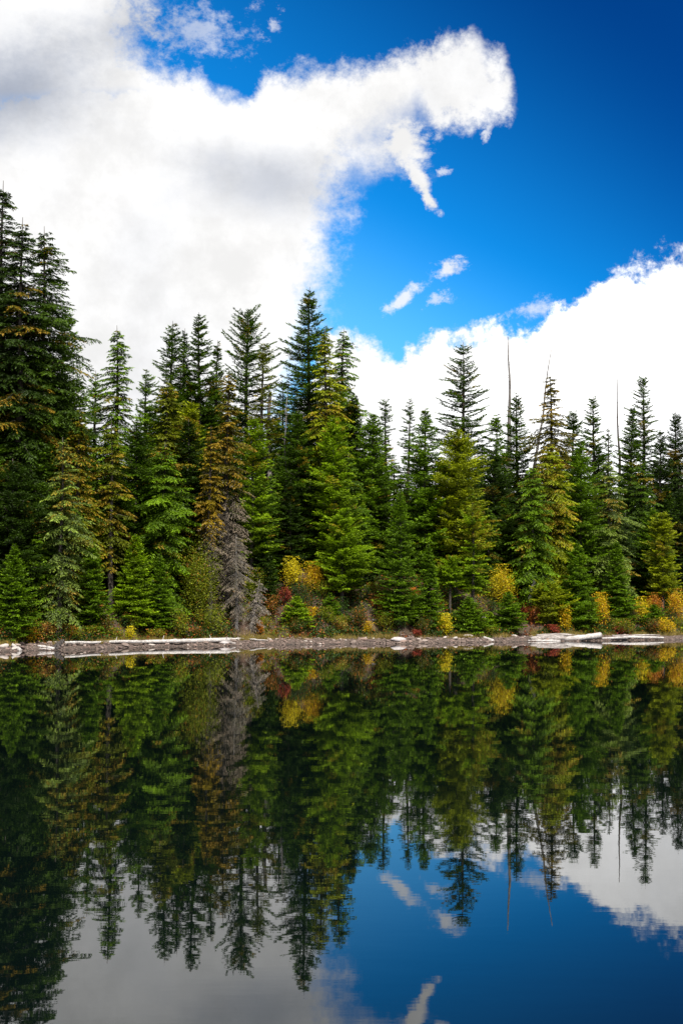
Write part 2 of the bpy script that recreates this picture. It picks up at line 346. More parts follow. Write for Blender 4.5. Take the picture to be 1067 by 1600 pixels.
def conifer(rng, kind, H, Rm, clear=.05, warm=.1, dens=1., det=1., lean=0., gap=.0, warmband=None, lopsided=0.):
    """returns crown arrays and trunk paths; the base sits at the origin"""
    s = SPEC[kind]; sc = min(1., max(.55, H / 14))
    wh = s['wh'] * .84 * sc / dens
    zs = []; z = H * clear + rng.uniform(0, wh)
    while z < H * .975:
        k = max(3, int(round(s['n'] + rng.normal(0, .7))))
        if H - z < 1.2: k = max(3, k - 2)
        a0 = rng.uniform(0, 6.28)
        for i in range(k): zs.append((z + rng.normal(0, wh * .40), a0 + i * 6.283 / k + rng.normal(0, .25)))
        z += wh * rng.uniform(.75, 1.25) * (1 if H - z > 2 else .55)
    zs = np.array(zs); zb = np.clip(zs[:, 0], H * clear * .8, H * .99); az = zs[:, 1]
    if gap > 0:
        keep = rng.uniform(0, 1, len(zb)) > gap; zb, az = zb[keep], az[keep]
    fr_ = np.clip((H - zb) / (H * (1 - clear)), 0.004, 1)
    ph = rng.uniform(0, 6.28, 8)
    env = 1 + s['rag'] * .9 * (np.sin(zb * 1.05 + ph[0] + 1.3 * np.sin(az + ph[1])) * .6 + np.sin(zb * 2.3 + 2 * az + ph[2]) * .5)
    L = Rm * np.minimum(1, fr_ / s.get('sat', .45)) ** s['p'] * (1 - .18 * np.clip((fr_ - .8) / .2, 0, 1)) * env * rng.uniform(1 - s['rag'] * 1.3, 1.12, len(zb))
    L *= 1 + (lopsided or rng.uniform(.05, .28)) * np.cos(az + ph[2])
    lean += rng.normal(0, .008)
    L = np.maximum(L, .16 * sc)
    el = np.radians(s['e'][0] + (s['e'][1] - s['e'][0]) * fr_ ** .55 + rng.normal(0, 8, len(zb)))
    k2 = s['k2'] + rng.normal(0, .04, len(zb))
    wob = lambda zz: np.stack([lean * zz + .05 * np.sin(zz * .5 + ph[3]) * np.minimum(1, zz / 3), .05 * np.sin(zz * .43 + ph[4]), zz], -1)
    O = wob(zb)
    br = rng.uniform(0, 1, len(zb))
    wf = np.sin(zb * .9 + ph[5]) + np.sin(2 * az + zb * .6 + ph[6]) + np.sin(zb * 2.7 + ph[7]) * .7 + rng.normal(0, .7, len(zb))
    thr = np.quantile(wf, 1 - min(.97, warm)) if warm > 0 else 99
    bw = np.clip((wf - thr) * 1.6 + .5, 0, 1) * (wf > thr)
    if warmband: bw = np.maximum(bw, np.clip(1.3 - np.abs(zb / H - warmband[0]) / warmband[1], 0, 1) * (rng.uniform(0, 1, len(zb)) < .75))
    # twigs
    sp2 = .17 * sc / det
    n2 = np.maximum(2, np.ceil(L / sp2).astype(int)) * 2
    bi = np.repeat(np.arange(len(L)), n2)
    loc = np.arange(len(bi)) - np.repeat(np.cumsum(n2) - n2, n2)
    side = np.where(loc % 2 == 0, 1., -1.)
    ss = np.clip(((loc // 2) + rng.uniform(0, 1, len(bi))) / (n2[bi] / 2), .04, 1)
    a = np.stack([np.cos(az), np.sin(az), np.zeros_like(az)], -1)[bi]
    bvec = np.stack([-np.sin(az), np.cos(az), np.zeros_like(az)], -1)[bi]
    Lb, elb, k2b = L[bi], el[bi], k2[bi]
    P = O[bi] + a * (Lb * ss * np.cos(elb))[:, None]
    P[:, 2] += Lb * (ss * np.sin(elb) + k2b * ss ** 2)
    slope = np.sin(elb) + 2 * k2b * ss
    ax = nrm(a * np.cos(elb)[:, None] + np.array([0, 0, 1.]) * slope[:, None])
    th = np.radians(s['th'] + rng.normal(0, 9, len(bi)))
    Td = ax * np.cos(th)[:, None] + bvec * (side * np.sin(th))[:, None]
    Td[:, 2] += s['hang'] * .6 + rng.normal(0, .16, len(bi)); Td = nrm(Td)
    l2 = np.minimum(s['spread'] * Lb * (1.02 - ss) ** .8 * np.minimum(1, ss / .3 + .35), 1.05) + .12 * sc
    l2 *= rng.uniform(.7, 1.15, len(bi))
    # shoots
    sp3 = .125 * max(sc, .75) / det
    n3 = np.maximum(1, np.ceil(l2 / sp3).astype(int)) + 1
    ti = np.repeat(np.arange(len(l2)), n3)
    lo3 = np.arange(len(ti)) - np.repeat(np.cumsum(n3) - n3, n3)
    qs = np.clip((lo3 + rng.uniform(0, .6, len(ti))) / n3[ti], 0, 1); last = lo3 == n3[ti] - 1
    sd3 = np.where(lo3 % 2 == 0, 1., -1.)
    bb = bi[ti]
    Pt = P[ti] + Td[ti] * (l2[ti] * qs)[:, None]
    Pt[:, 2] += s['hang'] * l2[ti] * qs ** 2 * .5
    pe = nrm(np.cross(Td[ti], np.array([0, 0, 1.])))
    t3 = np.where(last, 0, np.radians(38 + rng.normal(0, 12, len(ti))))
    Dn = Td[ti] * np.cos(t3)[:, None] + pe * (sd3 * np.sin(t3))[:, None]
    Dn[:, 2] += rng.normal(0, .25, len(ti)) + s['hang'] * .7; Dn = nrm(Dn)
    ln = s['shoot'] * max(sc, .7) * rng.uniform(.7, 1.25, len(ti)) * (1 - .25 * qs) / det ** .5
    rho = np.radians(rng.uniform(-60, 60, len(ti)))
    pn = nrm(np.cross(Dn, np.array([0, 0, 1.])))
    un = np.cross(pn, Dn)
    W = (pn * np.cos(rho)[:, None] + un * np.sin(rho)[:, None]) * (s['w'] * max(sc, .75) / det ** .6 * .5)
    v = np.stack([Pt - W, Pt + W, Pt + Dn * ln[:, None]], 1)
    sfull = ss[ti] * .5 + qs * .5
    tone = np.clip(.10 + .34 * br[bb] + .26 * rng.uniform(0, 1, len(ti)) + .34 * sfull ** 2, 0, 1)  # paler towards the tips: new growth plus painted light, inner sprays painted shaded
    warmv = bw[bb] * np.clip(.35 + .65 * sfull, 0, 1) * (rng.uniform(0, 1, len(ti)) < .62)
    crown = (v.reshape(-1, 3), np.repeat(tone, 3), np.repeat(warmv, 3))
    # wood
    r0 = .011 * H + .05
    zt = np.linspace(-.6, H * .997, 14); rt_ = r0 * np.clip(1 - zt / H, 0, 1) ** .8 + .012; rt_[0] *= 1.3; rt_[1] *= 1.05
    trunk = [(wob(zt), rt_)]
    limbs = []
    for i in range(0, len(L), 1 if kind == 'dead' else 2):
        if L[i] < .5: continue
        q_ = np.array([0, .35, .75]); pp = O[i] + np.stack([np.cos(az[i]) * L[i] * q_ * np.cos(el[i]), np.sin(az[i]) * L[i] * q_ * np.cos(el[i]), L[i] * (q_ * np.sin(el[i]) + k2[i] * q_ ** 2)], -1)
        limbs.append((pp, np.array([.028, .02, .008]) * (.5 + L[i] * .35)))
    return crown, trunk, limbs
def crown_mesh(name, crown):
    v, tone, warm = crown; f = np.arange(len(v)).reshape(-1, 3)
    return mesh_poly(name, v, f, {'tone': tone, 'warm': warm})
ntri = 0
def base_at(px, py_top, t_off, Ysh=None):
    """ground point t_off metres (in y) behind the waterline on the line of sight through column px"""
    Y = 90.
    for _ in range(30):
        p = at(px, 1000, Y); Y = .5 * Y + .5 * (float(shore(p.x)) + t_off)
    # where the plant is higher, the leaning columns of the picture matter: aim at its top
    p = at(px, py_top, Y); return p.x, Y, p.z
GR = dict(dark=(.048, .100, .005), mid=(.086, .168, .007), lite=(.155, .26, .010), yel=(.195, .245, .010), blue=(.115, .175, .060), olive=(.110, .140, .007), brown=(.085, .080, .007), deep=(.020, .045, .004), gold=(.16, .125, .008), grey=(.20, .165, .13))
def tree(name, label, cat, px, ytop, hw, t_off, kind, col, clear=.05, warm=.06, dens=1., det=1., lean=0., gap=0., group=None, seed=0, m='needles', bark='bark', warmband=None, lopsided=0., deadlow=None):
    global ntri
    rng = np.random.default_rng(seed + int(px * 13 + ytop * 7))
    x, y, zt_ = base_at(px, ytop, t_off); gz = float(ground_z(x, y)); H = zt_ - gz
    Rm = hw * y / F * (1.0 if kind in ('young', 'dead') else 1.22)
    e = bpy.data.objects.new(name, None); C.objects.link(e); e.location = (x, y, gz); e.empty_display_size = .5
    tag(e, label, cat, group)
    cr, tr, li = conifer(rng, kind, H, Rm, clear, warm, dens, det, lean, gap, warmband, lopsided)
    if deadlow is not None:                        # the lower sprays have lost their needles: a part of its own
        v, to, wa = cr; c3 = v.reshape(-1, 3, 3); zc = c3[:, 0, 2] / H
        isd = rng.uniform(0, 1, len(zc)) < np.clip((deadlow - zc) / .18 + .5, 0, 1)
        live = np.repeat(~isd, 3); dd = c3[isd]; mid_ = (dd[:, 0] + dd[:, 1]) / 2
        dd = np.stack([mid_ + (dd[:, 0] - mid_) * .4, mid_ + (dd[:, 1] - mid_) * .4, dd[:, 2]], 1).reshape(-1, 3)
        link('dead_branches', crown_mesh('dead_branches', (dd, to[~live], wa[~live] * 0)), M['twigs'], e, (.24, .19, .135))
        cr = (v[live], to[live], wa[live])
    cname = 'twigs' if m == 'twigs' else 'crown'
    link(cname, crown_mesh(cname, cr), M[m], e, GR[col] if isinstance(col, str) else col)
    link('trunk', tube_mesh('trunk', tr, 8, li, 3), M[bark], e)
    ntri += len(cr[0]) // 3
    return e
def copy_tree(o, loc, rz, sc, label, group, color=None):
    c = o.copy(); C.objects.link(c); c.location = loc; c.rotation_euler = (0, 0, rz); c.scale = sc; tag(c, label, None, group)
    for ch in list(o.children):
        d_ = ch.copy(); C.objects.link(d_); d_.parent = c
        if color and ch.name.startswith('crown'): d_.color = (*color, 1)
    return c

# (column, top row, half width px, metres behind the waterline, species, colour, extra, label, name)
TREES = [
 (10, 280, 62, 12, 'hemlock', 'deep', dict(clear=.08, warm=.10, dens=.95), 'tallest tree of all, black-green spire cut by the left edge', 'hemlock_tree'),
 (38, 338, 62, 9, 'hemlock', 'deep', dict(clear=.10, warm=.16, dens=.9), 'very tall dark hemlock, the middle one of three tall spires at the left edge', 'hemlock_tree'),
 (70, 352, 68, 10, 'hemlock', (.034, .072, .005), dict(clear=.06, warm=.10, dens=.9), 'very tall dark hemlock with long upcurved branches facing the open sky', 'hemlock_tree'),
 (92, 470, 50, 13, 'fir', 'mid', dict(warm=.03), 'bright green fir filling the right flank of the tall left-hand cluster', 'fir_tree'),
 (125, 640, 38, 7, 'hemlock', 'olive', dict(clear=.1, warm=.45, warmband=(.82, .1)), 'orange-tinged hemlock just behind the pale blue-green fir', 'hemlock_tree'),
 (98, 682, 33, 3.5, 'hemlock', 'blue', dict(clear=.09, warm=.26, dens=.85, gap=.1, warmband=(.9, .06)), 'pale blue-green hemlock with orange upper sprays and bare trunk foot', 'hemlock_tree'),
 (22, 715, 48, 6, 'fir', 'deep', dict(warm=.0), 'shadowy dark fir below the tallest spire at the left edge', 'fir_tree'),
 (187, 507, 36, 13, 'hemlock', 'mid', dict(clear=.2, warm=.08, dens=.9), 'lone pointed spire standing clear of its neighbours against white cloud', 'hemlock_tree'),
 (152, 578, 26, 18, 'sparse', 'mid', dict(clear=.25), 'thin open tree just left of the lone pointed spire', 'fir_tree'),
 (231, 576, 30, 13, 'sparse', 'mid', dict(clear=.15, dens=1.2), 'small spire with bare upswept branch tips right of the lone spire', 'fir_tree'),
 (178, 655, 34, 7, 'hemlock', 'olive', dict(clear=.22, warm=.42, dens=.85, gap=.12), 'orange-yellow hemlock with mossy bare lower trunk below the lone spire', 'hemlock_tree'),
 (215, 655, 44, 8, 'fir', 'dark', dict(warm=.03), 'broad dark green fir left of the twin-topped group', 'fir_tree'),
 (269, 500, 34, 17, 'open_fir', 'dark', dict(clear=.1, dens=1.15), 'spire with layered stubby branches leftmost in the tight dark group', 'fir_tree'),
 (287, 512, 24, 19, 'fir', 'deep', dict(), 'needle-thin dark top squeezed in the middle of the tight dark group', 'fir_tree'),
 (313, 487, 34, 16, 'open_fir', 'dark', dict(dens=1.25), 'tallest spire of the tight dark group', 'fir_tree'),
 (265, 590, 44, 11, 'hemlock', 'olive', dict(clear=.08, warm=.28), 'yellow-green tree in front of the tight dark group', 'hemlock_tree'),
 (255, 690, 46, 7, 'hemlock', 'mid', dict(warm=.06), 'full green tree with drooping sprays below the tight dark group', 'hemlock_tree'),
 (338, 530, 24, 18, 'fir', 'dark', dict(), 'slim shorter fir between the tight group and the round-topped tree', 'fir_tree'),
 (300, 625, 38, 13, 'cedar', 'yel', dict(warm=.1), 'feathery yellow-green cedar behind the golden-brown hemlock', 'cedar_tree'),
 (386, 482, 45, 19, 'tufted', 'dark', dict(clear=.25), 'broad round-topped old tree with spreading tufted branches', 'old_fir_tree'),
 (411, 535, 26, 15, 'sparse', 'olive', dict(clear=.12, warm=.2), 'thin ragged tree leaning against the right side of the round-topped one', 'fir_tree'),
 (356, 575, 36, 6, 'hemlock', 'brown', dict(clear=.02, warm=.5, gap=.12, deadlow=.50, dens=1.05), 'golden-brown hemlock whose lower half has died to grey twigs', 'hemlock_tree'),
 (331, 665, 22, 5, 'hemlock', 'gold', dict(clear=.3, warm=.6, deadlow=.45, gap=.15), 'narrow golden hemlock at the left flank of the golden-brown one', 'hemlock_tree'),
 (393, 650, 30, 8, 'cedar', 'lite', dict(clear=.2, warm=.08, gap=.15), 'light green mossy cedar to the right of the golden-brown hemlock', 'cedar_tree'),
 (483, 447, 50, 17, 'fir', 'dark', dict(dens=.9, clear=.1), 'tallest fir near the middle, a perfect dark cone on blue sky', 'fir_tree'),
 (511, 512, 32, 12, 'hemlock', 'yel', dict(clear=.06, warm=.16, warmband=(.67, .035)), 'yellow-green lumpy hemlock with an orange patch, right of the tallest middle fir', 'hemlock_tree'),
 (533, 512, 36, 18, 'hemlock', 'mid', dict(clear=.08, warm=.05), 'green hemlock with layered right side against white cloud, right of the yellow-green lumpy one', 'hemlock_tree'),
 (555, 615, 28, 17, 'fir', 'deep', dict(), 'dense near-black fir low at the right end of the middle group', 'fir_tree'),
 (466, 640, 36, 11, 'fir', 'dark', dict(), 'dark fir behind the pale broken snag', 'fir_tree'),
 (438, 600, 26, 22, 'sparse', 'dark', dict(clear=.1), 'faint open tree seen between the two pale dead trunks', 'fir_tree'),
 (523, 650, 36, 9, 'cedar', 'lite', dict(warm=.06, clear=.06), 'fresh green soft-branched tree below the yellow-green lumpy hemlock', 'cedar_tree'),
 (535, 800, 38, 5, 'cedar', 'lite', dict(clear=.22, warm=.03, dens=.8), 'small light green cedar with lichen-grey trunk above the gravel shore', 'cedar_tree'),
 (583, 645, 42, 13, 'fir', 'mid', dict(warm=.03), 'full cone-shaped fir right of the middle group', 'fir_tree'),
 (604, 618, 17, 26, 'sparse', 'dark', dict(clear=.2), 'left one of two thin sparse tops on the skyline', 'fir_tree'),
 (636, 623, 15, 28, 'sparse', 'dark', dict(clear=.25, gap=.1), 'right one of two thin sparse tops on the skyline', 'fir_tree'),
 (665, 636, 36, 13, 'fir', 'mid', dict(warm=.02), 'pointed fir with an irregular tip left of the tall open fir', 'fir_tree'),
 (625, 765, 46, 4, 'young', 'mid', dict(clear=.02, warm=0), 'large young fir with bright layered boughs reaching the shore', 'young_fir'),
 (671, 850, 32, 3.4, 'young', 'mid', dict(clear=.02, warm=0), 'younger fir tucked at the right side of the large layered one', 'young_fir'),
 (728, 533, 42, 26, 'open_fir', 'dark', dict(clear=.2, dens=.85), 'tall open fir with widely spaced upturned branches, highest right of the middle', 'fir_tree'),
 (712, 672, 48, 11, 'cedar', 'yel', dict(clear=.15, warm=.03), 'big feathery yellow-green tree standing before the tall open fir', 'cedar_tree'),
 (738, 785, 26, 5, 'sparse', 'lite', dict(clear=.25, warm=.45, dens=1.1), 'spindly tree with yellow sprays on a mossy trunk', 'fir_tree'),
 (703, 868, 18, 5, 'cedar', 'lite', dict(clear=.45, warm=.1, gap=.2), 'pale green sapling with bare stems below the feathery tree', 'cedar_sapling'),
 (776, 645, 30, 24, 'sparse', 'mid', dict(dens=1.3, clear=.1), 'short open tree between the tall open fir and the bare pole snag', 'fir_tree'),
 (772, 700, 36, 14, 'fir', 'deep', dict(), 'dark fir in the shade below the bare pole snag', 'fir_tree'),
 (808, 612, 34, 18, 'fir', 'dark', dict(), 'narrow dark spire immediately right of the bare pole snag', 'fir_tree'),
 (862, 583, 40, 13, 'hemlock', 'brown', dict(clear=.10, warm=.3, gap=.08), 'brown-orange hemlock crossing the leaning dead trunk', 'hemlock_tree'),
 (860, 690, 40, 8, 'hemlock', 'yel', dict(clear=.2, warm=.38, gap=.1), 'yellow-green hemlock with orange tassels below the leaning dead trunk', 'hemlock_tree'),
 (833, 725, 32, 7, 'hemlock', 'mid', dict(clear=.12, warm=.05), 'green tree half hiding the foot of the leaning dead trunk', 'hemlock_tree'),
 (893, 640, 34, 16, 'sparse', 'dark', dict(dens=1.3), 'ragged dark tree just right of the brown-orange hemlock', 'fir_tree'),
 (905, 690, 40, 9, 'fir', 'mid', dict(warm=.02), 'broad green fir right of the orange-tasselled hemlock', 'fir_tree'),
 (903, 845, 42, 4, 'young', 'mid', dict(clear=.02, warm=0), 'young fir with layered boughs above the big driftwood pile', 'young_fir'),
 (928, 615, 24, 30, 'open_fir', 'dark', dict(dens=1.2, clear=.15), 'slim skyline fir with even short branches left of the thin needle snag', 'fir_tree'),
 (950, 665, 14, 30, 'sparse', 'dark', dict(), 'tiny wispy spire beside the thin needle snag', 'fir_tree'),
 (981, 632, 26, 24, 'fir', 'dark', dict(), 'dense narrow fir right of the thin needle snag', 'fir_tree'),
 (1006, 584, 28, 34, 'open_fir', 'dark', dict(clear=.25, dens=.9), 'highest tree near the right edge, open tiers of drooping branches', 'fir_tree'),
 (948, 715, 38, 8, 'hemlock', 'blue', dict(clear=.08, warm=.22, dens=.85), 'blue-green tipped hemlock with orange flecks on the right', 'hemlock_tree'),
 (962, 845, 38, 4.5, 'young', 'mid', dict(clear=.02, warm=0), 'dark young fir right of the one over the driftwood pile', 'young_fir'),
 (1055, 640, 34, 26, 'fir', 'deep', dict(clear=.1), 'dense black-green tree at the right edge', 'fir_tree'),
 (1030, 672, 26, 22, 'open_fir', 'deep', dict(dens=1.1), 'dark tree filling the gap before the right edge', 'fir_tree'),
 (1000, 720, 34, 14, 'hemlock', 'dark', dict(warm=.15), 'dark hemlock with orange flecks under the highest right-hand tree', 'hemlock_tree'),
 (1034, 800, 28, 6, 'cedar', 'yel', dict(clear=.2, dens=.8), 'thin light green tree with straight grey stem near the right edge', 'cedar_tree'),
 (1062, 760, 30, 12, 'fir', 'deep', dict(), 'lower dark fir cut by the right edge', 'fir_tree'),
 (22, 850, 46, 3.2, 'young', 'mid', dict(clear=.02, warm=0), 'bushy young fir at the left edge above the leaning driftwood piece', 'young_fir'),
 (62, 830, 36, 4.2, 'hemlock', 'mid', dict(clear=.03, warm=.12), 'small green hemlock between the left edge and the pale blue-green one', 'hemlock_tree'),
 (142, 845, 42, 4, 'young', 'mid', dict(clear=.02, warm=.02), 'young fir with drooping light boughs right of the pale blue-green hemlock', 'young_fir'),
 (212, 835, 46, 4.4, 'young', 'lite', dict(clear=.03, warm=.03), 'broad low fir with pale layered boughs above the long white log', 'young_fir'),
 (250, 865, 30, 3.4, 'young', 'mid', dict(clear=.03, warm=.02), 'small fir right of the broad low pale one', 'young_fir'),
 (412, 835, 32, 6, 'young', 'deep', dict(clear=.03, warm=0), 'small dark fir left of the yellow bush on the slope', 'young_fir'),
 (465, 932, 30, 3.6, 'young', 'lite', dict(clear=.0, warm=0), 'low rounded light green fir bush on the open bank', 'young_fir'),
 (515, 928, 22, 4.2, 'young', 'mid', dict(clear=.0, warm=0), 'little fir right of the low rounded fir bush', 'young_fir'),
 (565, 830, 36, 9, 'young', 'deep', dict(clear=.03, warm=0), 'dark young fir behind the large layered one', 'young_fir'),
 (731, 932, 34, 3, 'young', 'mid', dict(clear=.0, warm=0), 'squat young fir right of the orange-yellow shore bush', 'young_fir'),
 (793, 925, 34, 3.4, 'young', 'mid', dict(clear=.0, warm=0), 'squat light young fir left of the driftwood pile', 'young_fir'),
 (765, 955, 22, 3, 'young', 'lite', dict(clear=.0, warm=0), 'tiny fir wedged between the two squat young firs', 'young_fir'),
 (855, 912, 34, 4, 'cedar', 'yel', dict(clear=.02, warm=.1), 'soft yellow-green sapling above the left end of the driftwood pile', 'cedar_sapling'),
 (1022, 945, 26, 4, 'young', 'mid', dict(clear=.0, warm=0), 'low dark young fir near the right edge above the thin flat logs', 'young_fir'),
]
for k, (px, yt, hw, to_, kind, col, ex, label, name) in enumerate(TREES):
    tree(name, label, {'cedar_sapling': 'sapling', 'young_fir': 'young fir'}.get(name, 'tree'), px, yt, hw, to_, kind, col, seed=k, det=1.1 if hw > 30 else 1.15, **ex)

# the dead grey spruce by the shore
tree('dead_tree', 'dead grey tree with drooping lichen-hung twigs above the end of the long log', 'dead tree', 371, 835, 24, 3.4, 'dead', (.27, .215, .155), clear=.02, warm=.25, m='twigs', bark='grey_bark', seed=5, det=.8, dens=.85, gap=.42)
tree('dead_tree', 'leafless grey bush leaning out right of the dead grey tree', 'dead tree', 393, 905, 17, 3.2, 'dead', (.30, .25, .20), clear=.0, warm=.1, m='twigs', bark='grey_bark', seed=9, det=.8, gap=.45, lean=.2)

def snag(label, px, ytop, px2, ybase, t_off, r0, twigs=6, seed=0, broken=False, bark='grey_bark', vis=True):
    rng = np.random.default_rng(seed)
    x, y, zt_ = base_at(px2, ybase, t_off); gz = float(ground_z(x, y))
    top = at(px, ytop, y); k = (top.z - gz) / (top.z - zt_); bx0 = top.x + (x - top.x) * k
    H = top.z - gz
    e = bpy.data.objects.new('dead_snag', None); C.objects.link(e); e.location = (bx0, y, gz); tag(e, label, 'dead trunk')
    s = np.linspace(-.02, 1, 12); lx = (top.x - bx0)
    P = np.stack([lx * s + .09 * np.sin(s * 9 + seed) + .05 * np.sin(s * 23 + seed * 2), .08 * np.cos(s * 7), H * s], -1)
    rr = r0 * (1 - s * (.55 if broken else .93)) + .01
    li = []
    for i in range(int(twigs * 2.2)):
        q_ = rng.uniform(.35, .9); a_ = rng.uniform(0, 6.28) if i % 2 else rng.choice([0, 3.14]) + rng.normal(0, .4); l_ = rng.uniform(.5, 1.6) * (1.2 - q_)
        o_ = np.array([lx * q_, 0, H * q_]); d_ = np.array([math.cos(a_), math.sin(a_), rng.uniform(-.1, .5)])
        li.append((np.array([o_, o_ + d_ * l_ * .5, o_ + d_ * l_ + [0, 0, rng.uniform(-.1, .4) * l_]]), [.03, .02, .006]))
    link('trunk', tube_mesh('trunk', [(P, rr)], 8, li, 4), M[bark], e)
    return e
snag('bare grey pole snag standing highest right of the tall open fir', 794, 526, 795, 700, 28, .42, 12, 1)
snag('leaning dead trunk with a thin bent tip crossing the brown-orange hemlock', 862, 545, 836, 715, 17, .24, 8, 2)
snag('thin needle-like dark snag on the right skyline', 965, 592, 966, 720, 34, .28, 6, 3, bark='bark')
snag('slim pale bleached snag left of the tallest middle fir', 449, 612, 445, 760, 12, .13, 9, 4)
snag('thick pale broken trunk between the round-topped tree and the slim bleached snag', 420, 612, 421, 760, 15, .26, 4, 5, True)
snag('broken white-grey stump standing above the left end of the driftwood pile', 832, 905, 828, 955, 6, .22, 2, 6, True)
snag('grey broken stub on the red-brown slope above the yellow bush', 463, 830, 463, 850, 15, .22, 0, 7, True)

# trees filling the forest behind: four built, the rest copies with their parts
rngf = np.random.default_rng(77)
protos = []
GF = 'dark conifers filling the forest behind the front trees'; LF = 'dark green conifer deep in the forest behind the front trees'
for i, (kind, H_, R_) in enumerate((('fir', 15, 2.6), ('hemlock', 15, 2.7), ('fir', 13, 2.6), ('hemlock', 16, 2.3))):
    cr, tr, li = conifer(np.random.default_rng(100 + i), kind, H_, R_, .03 if i < 3 else .1, .06, 1., .8)
    e = bpy.data.objects.new('forest_fir', None); C.objects.link(e); tag(e, LF, 'tree', GF)
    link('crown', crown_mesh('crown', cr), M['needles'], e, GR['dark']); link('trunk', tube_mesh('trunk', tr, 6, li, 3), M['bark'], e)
    protos.append((e, H_)); ntri += len(cr[0]) // 3
FILLX = [-60, 0, 90, 130, 160, 240, 260, 340, 430, 470, 560, 600, 690, 760, 900, 1000, 1130]
FILLY = [470, 480, 530, 665, 670, 620, 560, 570, 650, 600, 625, 680, 670, 690, 680, 690, 670]
nfill = 0
for px in np.linspace(-70, 1135, 130):
    px = px + rngf.uniform(-10, 10); base = np.interp(px, FILLX, FILLY); lvl = nfill % 3
    yt = base + rngf.uniform(0, 60) + (0, 25, 80)[lvl]; to_ = (rngf.uniform(22, 40), rngf.uniform(14, 24), rngf.uniform(9, 14))[lvl]
    x, y, zt_ = base_at(px, yt, to_); gz = float(ground_z(x, y)); H = max(zt_ - gz, 3)
    pr, H_ = protos[nfill % 4]; sc = H / H_; scx = max(sc, .6) * rngf.uniform(.85, 1.15)
    col = [GR['dark'], GR['deep'], GR['dark'], GR['mid']][int(rngf.integers(4))]
    if nfill < 4:
        pr.location = (x, y, gz - .2); pr.scale = (scx, scx, sc)
    else:
        copy_tree(pr, (x, y, gz - .2), rngf.uniform(0, 6.28), (scx, scx, sc), LF, GF, col)
    nfill += 1

# ------------------------------------------------------------------ autumn bushes
def bush_arrays(rng, Rr, H, leaf=.09, nl=900, col_warm=.2, stems=7, clumps=None, spread=1.):
    st, tips = [], []
    for i in range(stems):
        a_ = rng.uniform(0, 6.28); l_ = rng.uniform(.6, 1.)
        p1 = np.array([math.cos(a_) * Rr * .3, math.sin(a_) * Rr * .3, H * .5 * l_]); p2 = np.array([math.cos(a_) * Rr * .7 * rng.uniform(.4, 1), math.sin(a_) * Rr * .7, H * .92 * l_])
        st.append((np.array([(0, 0, -.1), p1, p2]), [.03, .02, .006])); tips += [p1, p2, (p1 + p2) / 2]
        for j in range(3):
            b0 = p1 + (p2 - p1) * rng.uniform(0, .8); d_ = rng.normal(0, 1, 3); d_[2] = abs(d_[2]) * .6; d_ = d_ / np.linalg.norm(d_) * Rr * rng.uniform(.3, .6)
            st.append((np.array([b0, b0 + d_ * .5, b0 + d_]), [.014, .01, .004])); tips.append(b0 + d_); tips.append(b0 + d_ * .6)
    tips = np.array(tips); ci = rng.integers(0, len(tips), nl)
    P = tips[ci] + rng.normal(0, 1, (nl, 3)) * np.array([Rr * .26, Rr * .26, H * .17]); P[:, 2] = np.clip(P[:, 2], .02, H * 1.05)
    d1 = nrm(rng.normal(0, 1, (nl, 3)) * [1, 1, .5]); d2 = nrm(np.cross(d1, rng.normal(0, 1, (nl, 3))))
    s_ = leaf * rng.uniform(.6, 1.3, nl)[:, None]
    v = np.stack([P - d1 * s_ * .6, P + d2 * s_ * .38, P + d1 * s_ * .6, P - d2 * s_ * .38], 1).reshape(-1, 3)
    ct = rng.uniform(0, 1, len(tips)); cw = (rng.uniform(0, 1, len(tips)) < col_warm).astype(float)
    tone = np.clip(.15 + .4 * ct[ci] + .45 * rng.uniform(0, 1, nl), 0, 1); wa = cw[ci] * rng.uniform(.3, 1, nl)
    return v, np.repeat(tone, 4), np.repeat(wa, 4), st
BC = dict(yellow=(.82, .64, .02), amber=(.82, .54, .015), orange=(.62, .25, .03), red=(.36, .06, .04), lime=(.24, .27, .015), green=(.05, .10, .015), rust=(.25, .07, .025), olive=(.10, .11, .015), straw=(.34, .28, .06))
bushn = 0
def bush(label, px, ybase, hw, h, col, t_off=None, warm=.15, leaf=.09, dens=1.5, name='bush', seed=0, group=None):
    global bushn
    rng = np.random.default_rng(500 + bushn); bushn += 1
    to_ = t_off if t_off is not None else 3.0
    # walk back until the ground meets the base row
    if t_off is None:
        for k in range(400):
            to_ = 2.0 + k * .1; x, y, z = base_at(px, ybase, to_)
            if float(ground_z(x, y)) >= z: break
    x, y, z = base_at(px, ybase, to_); gz = float(ground_z(x, y))
    Rr, Hh = hw * y / F, h * y / F
    v, to, wa, st = bush_arrays(rng, Rr, Hh, leaf, int(dens * .75 * min(5200, 240 + 800 * Rr * Hh)), warm, stems=max(4, int(5 + Rr * 3)))
    e = bpy.data.objects.new(name, None); C.objects.link(e); e.location = (x, y, gz); tag(e, label, 'bush', group)
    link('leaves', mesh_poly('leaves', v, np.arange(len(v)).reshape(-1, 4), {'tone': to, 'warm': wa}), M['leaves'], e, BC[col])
    link('stems', tube_mesh('stems', st, 4), M['bark'], e)
